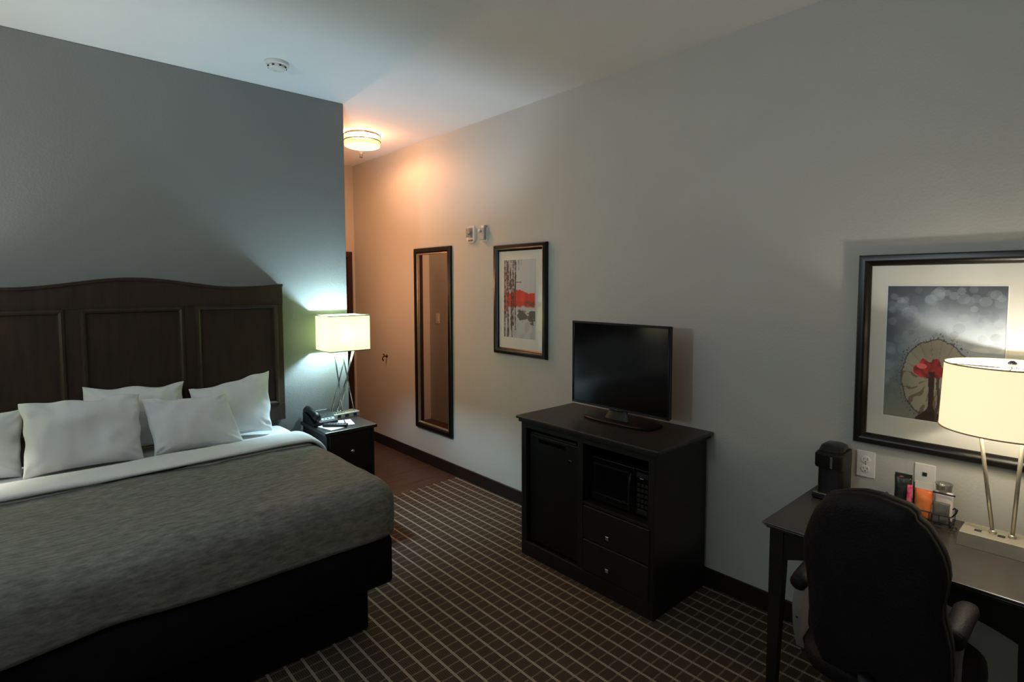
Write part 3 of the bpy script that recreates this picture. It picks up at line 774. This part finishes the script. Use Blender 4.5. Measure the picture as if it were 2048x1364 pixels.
# ---------------------------------------------------------------- media cabinet
def cabinet():
    xf, y0, y1 = 2.200, 1.442, 2.366
    t = thing('media_cabinet', (2.45, (y0 + y1) / 2, 0), 'black wooden cabinet under the television with fridge bay, microwave bay and two drawers', 'cabinet')
    MB().box((2.176, 1.410, .824), (2.694, 2.392, .842), .005, 2).build('top', 'espresso_top', t)
    MB().box((2.186, 1.424, .806), (2.694, 2.380, .8235), .004, 2).build('top_moulding', 'espresso', t)
    B = lambda a, b, n, mt_='espresso', p=t, bev=.001: MB().box(a, b, bev).build(n, mt_, p)
    xb = 2.68
    B((xf, y0, 0), (xb, y0 + .020, .806), 'side_panel'); B((xf, y1 - .020, 0), (xb, y1, .806), 'side_panel')
    B((xb - .012, y0 + .02, .02), (xb, y1 - .02, .806), 'back_panel', 'cavity')
    B((xf, 1.886, .085), (xb - .012, 1.924, .806), 'divider')
    B((xf, y0 + .02, .775), (xf + .02, 1.886, .806), 'face_rail'); B((xf, 1.924, .775), (xf + .02, y1 - .02, .806), 'face_rail')
    B((xf, y0 + .02, .0), (xf + .02, y1 - .02, .085), 'kick_board')
    B((xf, 1.452 + .010, .085), (xf + .02, 1.478, .775), 'face_stile'); B((xf, 2.326, .085), (xf + .02, y1 - .02, .775), 'face_stile')
    B((xf + .001, 1.478, .448), (xb - .012, 1.886, .462), 'microwave_shelf')
    for z0, z1, k in ((.268, .444, .327), (.092, .262, .157)):
        d = B((xf - .006, 1.466, z0), (xf + .012, 1.880, z1), 'drawer', 'espresso', t, .003)
        MB().rings([[Vector((xf - .006 - n, 1.702 + a * r, k + b * r)) for a, b in ((-1, -1), (1, -1), (1, 1), (-1, 1))] for n, r in ((0, .005), (.010, .005), (.012, .010), (.020, .010), (.022, .008))]).build('knob', 'chrome', d)
    return t
cabinet()
def fridge():
    t = thing('mini_fridge', (2.45, 2.125, .09), 'black mini fridge inside the left bay of the media cabinet', 'fridge')
    MB().box((2.262, 1.936, .090), (2.655, 2.316, .758), .006).build('body', 'black', t)
    d = MB().box((2.222, 1.932, .094), (2.260, 2.320, .740), .008, 2).build('door', 'black', t)
    MB().box((2.218, 1.950, .742), (2.258, 2.300, .752), .003).build('door_handle', 'chrome_dim', d)
    MB().box((2.216, 1.985, .632), (2.222, 2.003, .652), .001).build('lock_badge', 'chrome', d)
    MB().box((2.2185, 2.03, .700), (2.222, 2.24, .722), .001).build('handle_recess', 'black_gloss', d)
M['chrome_dim'] = mat('grey_trim', (.03, .028, .026), .35, .3, var=.05, scale=20)
fridge()
def microwave():
    y0, y1, z0, z1, xf = 1.492, 1.872, .464, .712, 2.262
    t = thing('microwave', (2.45, (y0 + y1) / 2, z0), 'black countertop microwave inside the right bay of the media cabinet', 'microwave')
    MB().box((xf, y0, z0 + .008), (2.62, y1, z1), .006).build('body', 'black_gloss', t)
    for yy in (y0 + .03, y1 - .03):
        for xx in (2.29, 2.58): MB().lathe([(.012, 0), (.012, .009)], (xx, yy, z0), 'z', 10).build('foot', 'black', t)
    d = MB().box((xf - .022, y0 + .095, z0 + .012), (xf - .001, y1 - .003, z1 - .004), .004, 2).build('door', 'black_gloss', t)
    MB().frame(TX(xf - .022), y0 + .125, y1 - .030, z0 + .045, z1 - .035, [(0, 0), (0, .002), (.006, .002), (.008, 0)]).build('window_trim', 'black', d)
    MB().tube([(xf - .034, y0 + .104, z0 + .03), (xf - .048, y0 + .104, z0 + .07), (xf - .048, y0 + .104, z1 - .07), (xf - .034, y0 + .104, z1 - .03)], .006, 8).build('door_handle', 'black', d, True)
    p = MB().box((xf - .020, y0 + .003, z0 + .012), (xf - .001, y0 + .092, z1 - .004), .003, 2).build('control_panel', 'black_gloss', t)
    MB().box((xf - .0215, y0 + .015, z1 - .045), (xf - .020, y0 + .08, z1 - .020), .0004).build('display', 'cavity', p)
    for i in range(3):
        for j in range(5):
            MB().box((xf - .022, y0 + .016 + i * .022, z0 + .055 + j * .026), (xf - .020, y0 + .032 + i * .022, z0 + .070 + j * .026), .0005).build('key', 'chrome_dim', p)
    MB().box((xf - .0225, y0 + .040, z0 + .185), (xf - .020, y0 + .062, z0 + .200), .0008).build('start_button', 'chrome', p)
    MB().box((xf - .0225, y0 + .02, z0 + .022), (xf - .020, y0 + .075, z0 + .044), .001).build('open_button', 'chrome_dim', p)
microwave()

# ---------------------------------------------------------------- television
def tv():
    x, y0, y1, z0, z1 = 2.470, 1.540, 2.206, .912, 1.402
    t = thing('television', (2.50, 1.873, .842), 'flat black television standing on the media cabinet', 'television')
    MB().box((x + .012, y0 + .002, z0 + .002), (x + .030, y1 - .002, z1 - .002), .004).build('rear_housing', 'black', t)
    MB().box((x + .030, y0 + .10, z0 + .05), (x + .062, y1 - .10, z1 - .12), .012, 2).build('rear_bulge', 'black', t)
    MB().frame(TX(x + .012), y0, y1, z0, z1, [(0, 0), (0, .012), (.002, .014), (.012, .013), (.014, .009), (.014, 0)]).build('bezel', 'black_gloss', t)
    MB().box((x + .002, y0 + .0125, z0 + .0125), (x + .0115, y1 - .0125, z1 - .0125)).build('screen', 'screen', t)
    MB().box((x - .004, 1.835, z0 - .006), (x + .012, 1.915, z0 + .004), .002).build('chin', 'black_gloss', t)
    cu = bpy.data.curves.new('logo_text', 'FONT'); cu.body = 'LG'; cu.size = .014; cu.extrude = .0004; cu.align_x = 'CENTER'; cu.align_y = 'CENTER'
    tmp = bpy.data.objects.new('logo_text', cu); COL.objects.link(tmp)
    dg = bpy.context.evaluated_depsgraph_get(); me = bpy.data.meshes.new_from_object(tmp.evaluated_get(dg)); bpy.data.objects.remove(tmp)
    me.transform(Matrix(((0, 0, -1, x - .0046), (-1, 0, 0, 1.873), (0, 1, 0, z0 + .0035), (0, 0, 0, 1))))
    me.transform(Matrix.Translation(-Vector(t.location)))
    me.materials.clear(); me.materials.append(M['chrome'])
    o = bpy.data.objects.new('logo', me); COL.objects.link(o); o.parent = t; OFF[o.name] = Vector(t.location)
    # neck and oval foot
    MB().rings([[Vector((x + .022 + .014 * math.cos(a) - .02 * k, 1.873 + (.055 + .03 * k) * math.sin(a), .858 + (1 - k) * .075)) for a in [2 * PI * i / 16 for i in range(16)]] for k in (1, .5, 0)]).build('neck', 'black', t, True, auto=True)
    def el(r, z): 
        return [Vector((2.515 + .105 * r * math.copysign(abs(math.cos(a)) ** .55, math.cos(a)), 1.873 + .235 * r * math.copysign(abs(math.sin(a)) ** .55, math.sin(a)), z)) for a in [2 * PI * i / 48 for i in range(48)]]
    MB().rings([el(.985, .8425), el(1, .846), el(1, .852), el(.97, .856), el(.55, .860)]).build('stand_foot', 'black', t, True, auto=True)
tv()

# ---------------------------------------------------------------- desk
def desk():
    x0, x1, y0, y1, zt = 2.122, 2.697, .092, .905, .697
    t = thing('desk', ((x0 + x1) / 2, (y0 + y1) / 2, 0), 'dark wooden writing desk against the right wall under the tree picture', 'desk')
    MB().box((x0, y0, zt - .010), (x1, y1, zt), .0035, 2).build('top', 'desk_top', t)
    MB().box((x0 + .006, y0 + .006, zt - .018), (x1, y1 - .006, zt - .010), .003, 2).build('top_moulding', 'desk_top', t)
    MB().box((x0 + .012, y0 + .012, zt - .024), (x1, y1 - .012, zt - .018), .001).build('lower_moulding', 'desk_top', t)
    a, b, c_, d = x0 + .022, x1 - .01, y0 + .020, y1 - .022
    zb = zt - .024
    for x, y in ((a, d), (a, c_), (b, d), (b, c_)):
        sx = 1 if x == a else -1; sy = 1 if y == c_ else -1
        def q(w_, z): return [Vector((x, y, z)), Vector((x + sx * w_, y, z)), Vector((x + sx * w_, y + sy * w_, z)), Vector((x, y + sy * w_, z))]
        MB().rings([q(.034, .001), q(.050, .52), q(.050, zb)]).build('leg', 'espresso', t)
    # arched front apron
    n = 24; top_, bot = [], []
    for i in range(n + 1):
        u = i / n; y = c_ + .05 + (d - c_ - .10) * u
        h = .062 + .055 * (abs(2 * u - 1) ** 2.6)
        top_.append((y, zb)); bot.append((y, zb - h))
    MB().rings([[Vector((x, y, z)) for y, z in top_ + bot[::-1]] for x in (a + .006, a + .024)]).build('front_apron', 'espresso', t)
    for y in (c_ + .008, d - .024):
        MB().box((a + .05, y, zb - .09), (b - .05, y + .016, zb)).build('side_apron', 'espresso', t)
    MB().box((b - .022, c_ + .05, zb - .09), (b - .006, d - .05, zb)).build('back_apron', 'espresso', t)
desk()

def desk_lamp():
    cx, cy, z0 = 2.505, .243, .697
    t = thing('desk_lamp', (cx, cy, z0), 'lit desk lamp with a large cream drum shade on a metal box base', 'lamp')
    x0, x1, y0, y1, h = 2.447, 2.567, .130, .355, .046
    L = [[Vector((x0 - e, y0 - e, z)), Vector((x1 + e, y0 - e, z)), Vector((x1 + e, y1 + e, z)), Vector((x0 - e, y1 + e, z))] for e, z in ((.006, z0 + .0005), (.0, z0 + h), )]
    b = MB().rings(L).build('base', 'metal2', t)
    for y in (.310, .247, .165):
        MB().box((2.492, y - .010, z0 + h - .001), (2.512, y + .010, z0 + h + .0012), .0004).build('socket', 'cavity', b)
    for p, q in (((2.515, .272, z0 + h), (2.47, .325, 1.20)), ((2.515, .221, z0 + h), (2.47, .200, 1.20))):
        r = MB().tube([p, q], .0062, 10).build('rod', 'metal2', t, True)
        MB().lathe([(.011, 0), (.011, .008), (.006, .012)], p, 'z', 12).build('rod_foot', 'metal2', r, True)
    R0, R1, za, zb = .188, .180, 1.125, 1.347
    cx, cy = 2.462, .239
    sh = MB().lathe([(R0, za - z0), (R1, zb - z0), (R1 - .003, zb - z0), (R0 - .003, za - z0), (R0, za - z0)], (cx, cy, z0), 'z', 72, cap=False).build('shade', 'shade_cream', t, True, auto=True)
    for r, z in ((R0, za), (R1, zb)):
        MB().tube([(cx + r * math.cos(2 * PI * k / 60), cy + r * math.sin(2 * PI * k / 60), z) for k in range(60)], .0026, 6, closed=True).build('shade_trim', 'shade_trim_cream', sh, True)
    MB().tube([(cx, cy - R1 + .005, zb - .012), (cx, cy + R1 - .005, zb - .012)], .0024, 6).build('spider_bar', 'metal', t)
    MB().tube([(cx - R1 + .005, cy, zb - .012), (cx + R1 - .005, cy, zb - .012)], .0024, 6).build('spider_bar', 'metal', t)
    MB().lathe([(.012, -.012), (.012, .008), (.006, .014), (0, .015)], (cx, cy, zb), 'z', 14).build('finial', 'metal', t, True)
    MB().box((2.45, .19, 1.19), (2.475, .335, 1.196), .001).build('cross_plate', 'metal', t)
    MB().lathe([(.015, 0), (.015, .04), (0, .042)], (cx, cy, 1.196), 'z', 14).build('bulb_socket', 'white', t, True)
    light('bulb_light', (cx - .02, cy, 1.235), DESK_W, DESK_C, t, .03)
desk_lamp()

def coffee_maker():
    z0 = .6975
    t = thing('coffee_maker', (2.60, .81, z0), 'narrow black pod coffee maker at the left corner of the desk', 'coffee maker')
    def sl(x0, x1, y0, y1, z, e=1):
        r = .018; p = []
        for cx_, cy_, a0 in ((x1 - r, y1 - r, 0), (x0 + r, y1 - r, PI / 2), (x0 + r, y0 + r, PI), (x1 - r, y0 + r, 3 * PI / 2)):
            for k in range(5): a = a0 + k * PI / 8; p.append(Vector((cx_ + r * math.cos(a), cy_ + r * math.sin(a), z)))
        return p
    MB().rings([sl(2.520, 2.672, .772, .868, z0), sl(2.515, 2.672, .768, .870, z0 + .006), sl(2.515, 2.672, .768, .870, z0 + .020), sl(2.52, 2.672, .772, .868, z0 + .024)]).build('drip_base', 'black_gloss', t, auto=True, smooth=True)
    MB().rings([sl(2.548, 2.672, .757, .857, z0 + .024), sl(2.548, 2.672, .757, .857, z0 + .205)]).build('water_column', 'black', t, auto=True, smooth=True)
    MB().rings([sl(2.532, 2.672, .757, .864, z0 + .136), sl(2.530, 2.672, .756, .866, z0 + .142), sl(2.530, 2.672, .756, .866, z0 + .192), sl(2.540, 2.672, .760, .862, z0 + .200)]).build('brew_head', 'black', t, auto=True, smooth=True)
    MB().rings([sl(2.56, 2.668, .768, .860, z0 + .205), sl(2.575, 2.666, .772, .856, z0 + .222), sl(2.60, 2.66, .785, .845, z0 + .228)]).build('lid', 'black_gloss', t, auto=True, smooth=True)
    MB().box((2.5265, .792, z0 + .140), (2.531, .802, z0 + .188), .001).build('lever', 'metal', t)
    MB().box((2.520, .775, z0 + .024), (2.545, .862, z0 + .028), .001).build('drip_grate', 'metal', t)
coffee_maker()
t = thing('power_cord', (2.64, .70, .698), 'black coiled power cord lying on the desk behind the coffee maker', 'cord')
pts = [(2.675, .758, .715), (2.672, .72, .728), (2.668, .69, .722), (2.655, .66, .706), (2.63, .63, .702), (2.61, .60, .702)]
MB().tube(pts, .0034, 6).build('cable', 'black', t, True)
pts = [(2.650 + .030 * math.cos(a), .690 + .045 * math.sin(a), .704 + .0022 * a) for a in [k * .35 for k in range(40)]]
MB().tube(pts, .0032, 6).build('cable_coil', 'black', t, True)
MB().box((2.642, .700, .714), (2.662, .724, .730), .003).build('plug', 'black', t)

# ---------------------------------------------------------------- snack basket and contents
def basket():
    x0, x1, y0, y1, z0 = 2.545, 2.655, .392, .590, .6985
    t = thing('wire_basket', (2.60, .49, z0), 'black wire basket with curled feet holding coffee packets on the desk', 'basket')
    rim = [(x0, y0, z0 + .052), (x1, y0, z0 + .052), (x1, y1, z0 + .052), (x0, y1, z0 + .052)]
    MB().tube(rim, .0026, 6, closed=True).build('rim_wire', 'black_wire', t)
    MB().tube([(x0 + .004, y0 + .004, z0 + .006), (x1 - .004, y0 + .004, z0 + .006), (x1 - .004, y1 - .004, z0 + .006), (x0 + .004, y1 - .004, z0 + .006)], .0022, 6, closed=True).build('base_wire', 'black_wire', t)
    for k in range(7):
        y = y0 + .006 + (y1 - y0 - .012) * k / 6
        MB().tube([(x0, y, z0 + .052), (x0 + .004, y, z0 + .006), (x1 - .004, y, z0 + .006), (x1, y, z0 + .052)], .0016, 5).build('wire', 'black_wire', t)
    for y in (y0, y1):
        sgn = -1 if y == y0 else 1
        MB().tube([(x0 + .01, y, z0 + .052), (x0 + .006, y + sgn * .012, z0 + .070), (x0 + .004, y + sgn * .016, z0 + .084), (x0 + .004, y + sgn * .008, z0 + .090), (x0 + .004, y + sgn * .002, z0 + .082)], .0026, 6).build('scroll', 'black_wire', t, True)
        MB().tube([(x0 + .004, y + sgn * .002 * k * 0 + sgn * (.006 + .010 * math.cos(k * .6)), z0 + .012 + .009 * math.sin(k * .6)) for k in range(10)], .0022, 6).build('curled_foot', 'black_wire', t, True)
basket()
def packet(name, label, y0, y1, z0, z1, x, lean, mt_, th=.012, cat='packet', crimp=None, parent_parts=None):
    t = thing(name, (x, (y0 + y1) / 2, z0), label, cat)
    def f(sd):
        def g(U, V):
            u, v = 2 * U - 1, 2 * V - 1
            b = ((1 - abs(u) ** 2.5) * (1 - abs(v) ** 3)) ** .6
            y = (y0 + y1) / 2 + u * (y1 - y0) / 2 * (1 - .05 * (1 - v * v)); z = z0 + (z1 - z0) * V
            return Vector((x + lean * V + sd * th / 2 * b + (.0030 * ns(y * 50, z * 50, x * 9) + .002 * ns(y * 130, z * 120, 4)) * (b > .01), y, z))
        return g
    s = MB(); s.grid(f(1), 12, 14); s.grid(f(-1), 12, 14)
    bmesh.ops.remove_doubles(s.bm, verts=s.bm.verts[:], dist=.0004)
    s.build('pouch', mt_, t, True)
    if crimp:
        MB().box((x + lean - .001, y0 + .001, z1 - .001), (x + lean + .001, y1 - .001, z1 + crimp[1]), .0003).build('crimped_top', crimp[0], t)
    return t
k_ = .7065
p1 = packet('coffee_packet', 'dark coffee packet with a pink emblem at the left of the wire basket', .530, .590, k_, .848, 2.612, .006, 'dark_green', .020, crimp=('dark_green', .010))
MB().lathe([(.010, 0), (.010, -.001)], (2.6165, .5655, .838), 'x', 12).build('emblem', 'pink', p1)
packet('sweetener_packet', 'shiny pink stick packet between the dark and orange packets', .523, .542, k_, .826, 2.588, .002, 'pink', .008)
packet('coffee_packet', 'bright orange coffee packet with a pale top in the middle of the basket', .458, .516, k_, .822, 2.584, .004, 'orange', .036, crimp=('wrap_white', .028))
packet('coffee_packet', 'dark brown packet standing behind the orange packet', .500, .530, k_, .83, 2.628, .002, 'grey_card', .010)
packet('tea_packet', 'grey card packet standing at the right front of the basket', .402, .456, k_, .790, 2.572, .004, 'grey_card', .012)
packet('napkin_packet', 'clear wrapped white packet at the right of the basket', .398, .458, k_, .822, 2.610, .002, 'wrap_white', .010)
t = thing('wrapped_cup', (2.628, .432, .812), 'clear wrapped plastic cup lying above the grey card packet', 'cup')
MB().lathe([(.024, 0), (.027, .03), (.029, .034), (.027, .034), (.022, .002)], (2.630, .432, .8145), 'z', 20, cap=False).build('cup', 'wrap', t, True)
MB().tube([(2.600, .472, .8165), (2.600, .392, .8165)], .0032, 6).build('stir_stick', 'black', t)


# ---------------------------------------------------------------- office chair
def chair():
    cy = .445
    t = thing('office_chair', (2.02, cy, 0), 'black leather high-backed office chair pushed up to the desk', 'chair')
    outl = [(0.562, 0.992), (0.548, 1.015), (0.509, 1.032), (0.46, 1.045), (0.424, 1.046), (0.384, 1.039), (0.351, 1.033), (0.337, 1.021), (0.333, 1.004), (0.312, 0.988), (0.293, 0.957), (0.276, 0.922), (0.268, 0.891), (0.265, 0.858), (0.27, 0.814), (0.276, 0.776), (0.275, 0.748), (0.266, 0.71), (0.258, 0.665), (0.255, 0.588), (0.262, 0.50), (.29, .47), (.36, .462), (.5, .462), (.57, .47), (0.590, 0.52), (0.601, 0.56), (0.604, 0.60), (0.605, 0.692), (0.61, 0.755), (0.618, 0.809), (0.615, 0.859), (0.601, 0.912), (0.582, 0.961)]
    cz = .75; cyy = .435
    def xs(z): return 1.70 + .14 * (1.0 - z)
    def ring(sc, dx):
        return [Vector((xs(z) + dx - .05 * ((y - cyy) / .17) ** 2 * 0 , cyy + (y - cyy) * (1 - (1 - sc)), cz + (z - cz) * (1 - (1 - sc) * .6))) for y, z in outl]
    MB().rings([ring(.72, -.006), ring(.93, -.002), ring(.985, .008), ring(1.0, .022)]).build('back_shell', 'leather', t, True)
    MB().rings([ring(.995, .022), ring(1.0, .045), ring(.985, .07), ring(.90, .092), ring(.70, .098), ring(.4, .088)]).build('backrest', 'leather', t, True)
    # seat
    def sr(sc, z):
        p = []
        for k in range(32):
            a = 2 * PI * k / 32; e = lambda v: math.copysign(abs(v) ** .55, v)
            p.append(Vector((2.035 + .235 * sc * e(math.cos(a)), cy + .225 * sc * e(math.sin(a)), z)))
        return p
    MB().rings([sr(.88, .395), sr(.98, .405), sr(1, .43), sr(.99, .455), sr(.90, .472), sr(.5, .478)]).build('seat', 'leather', t, True)
    for s_ in (-1, 1):
        y = .676 if s_ > 0 else .272
        yb = y - s_ * .012
        pts = [(1.80, yb, .46), (1.83, y, .56), (1.85, y, .638)]
        x_ = MB().rings([[Vector((a + dx, y + dy * w_, z)) for dx, dy in ((-.030 * w_, -.013), (.030 * w_, -.013), (.030 * w_, .013), (-.030 * w_, .013))] for a, z, w_ in ((1.94, .40, 1), (1.905, .48, 1.0), (1.90, .56, 1.1), (1.93, .625, 1.3))])
        sup = x_.build('arm_support', 'grey_plastic', t, True, auto=True)
        MB().lathe([(.004, 0), (.004, -.002)], (1.872, y, .52), 'x', 10).build('screw', 'cavity', sup)
        def pr(x, hw, hz, zc): return [Vector((x, y + hw * math.cos(a), zc + hz * math.sin(a))) for a in [2 * PI * k / 14 for k in range(14)]]
        MB().rings([pr(1.868, .012, .010, .635), pr(1.872, .026, .024, .636), pr(1.90, .028, .026, .640), pr(1.98, .030, .024, .648), pr(2.06, .032, .020, .648), pr(2.098, .024, .014, .646), pr(2.104, .01, .006, .646)]).build('armrest_pad', 'leather', t, True)
        MB().box((1.91, min(y, cy + s_ * .15), .385), (1.975, max(y, cy + s_ * .15), .400), .004).build('arm_bracket', 'black', t)
    MB().box((1.74, cy - .04, .40), (1.92, cy + .04, .41), .002).build('back_bracket', 'black', t)
    MB().tube([(1.80, cy, .405), (1.765, cy, .43), (1.752, cy, .50)], .02, 8).build('back_post', 'black', t, True)
    MB().box((1.93, cy - .08, .362), (2.13, cy + .08, .395), .006).build('tilt_mechanism', 'black', t)
    MB().lathe([(.028, .11), (.028, .24), (.018, .24), (.018, .364)], (2.02, cy, 0), 'z', 16).build('gas_column', 'black', t, True, auto=True)
    MB().lathe([(.04, .075), (.045, .10), (.03, .13), (0, .13)], (2.02, cy, 0), 'z', 20).build('hub', 'black', t, True)
    for k in range(5):
        a = 2 * PI * k / 5 + .35; dx, dy = math.cos(a), math.sin(a)
        leg = MB().tube([(2.02 + dx * .03, cy + dy * .03, .10), (2.02 + dx * .15, cy + dy * .15, .095), (2.02 + dx * .265, cy + dy * .265, .07)], [.024, .02, .014], 8).build('base_leg', 'black', t, True)
        c_ = Vector((2.02 + dx * .265, cy + dy * .265, .027))
        s = MB()
        for q in (-1, 1):
            n = Vector((-dy, dx, 0)) * q
            s.tube([c_ + n * .006, c_ + n * .024], .026, 14)
        s.tube([c_, c_ + Vector((0, 0, .045))], .007, 8)
        s.build('caster', 'black', leg)
chair()

# ---------------------------------------------------------------- added uplight as room fill, unseen left of the bed
def fill_uplight():
    cx, cy = -1.9, 1.5
    t = thing('fill_uplight', (cx, cy, 0), 'added unseen fill uplight on a tall pole left of the bed', 'lamp')
    MB().lathe([(.14, .001), (.14, .012), (.03, .03), (.012, .05)], (cx, cy, 0), 'z', 32).build('base', 'metal2', t, True, auto=True)
    MB().tube([(cx, cy, .04), (cx, cy, 1.72)], .012, 12).build('pole', 'metal2', t, True)
    MB().lathe([(.03, 1.70), (.16, 1.78), (.19, 1.84), (.187, 1.84), (.155, 1.785), (.0, 1.725)], (cx, cy, 0), 'z', 40, cap=False).build('bowl_shade', 'white', t, True)
    light('bulb_light', (cx, cy, 1.86), FILL_W, FILL_C, t, .05)
fill_uplight()

# ---------------------------------------------------------------- added hallway fill light (unseen, on the hidden left hall wall)
def hall_fill():
    y, z = 4.50, 1.62
    t = thing('hall_fill_light', (XC, y, z), 'added warm fill light with half drum shade on the hidden left hallway wall', 'lamp')
    MB().box((XC, y - .05, z - .09), (XC + .012, y + .05, z + .09), .003).build('back_plate', 'metal2', t)
    half = [(y + .085 * math.cos(a), XC + .012 + .085 * math.sin(a)) for a in [PI * k / 20 for k in range(21)]]
    MB().rings([[Vector((x, yy, z - .08)) for yy, x in half], [Vector((x, yy, z + .08)) for yy, x in half]], cap=False, closed=False).build('shade', 'diffuser_hall', t, True)
    MB().tube([(XC + .012, y, z - .05), (XC + .05, y, z - .05)], .008, 8).build('arm', 'metal2', t, True)
    light('bulb_light', (XC + .055, y, z), HALL_FILL_W, HALL_FILL_C, t, .03)
hall_fill()
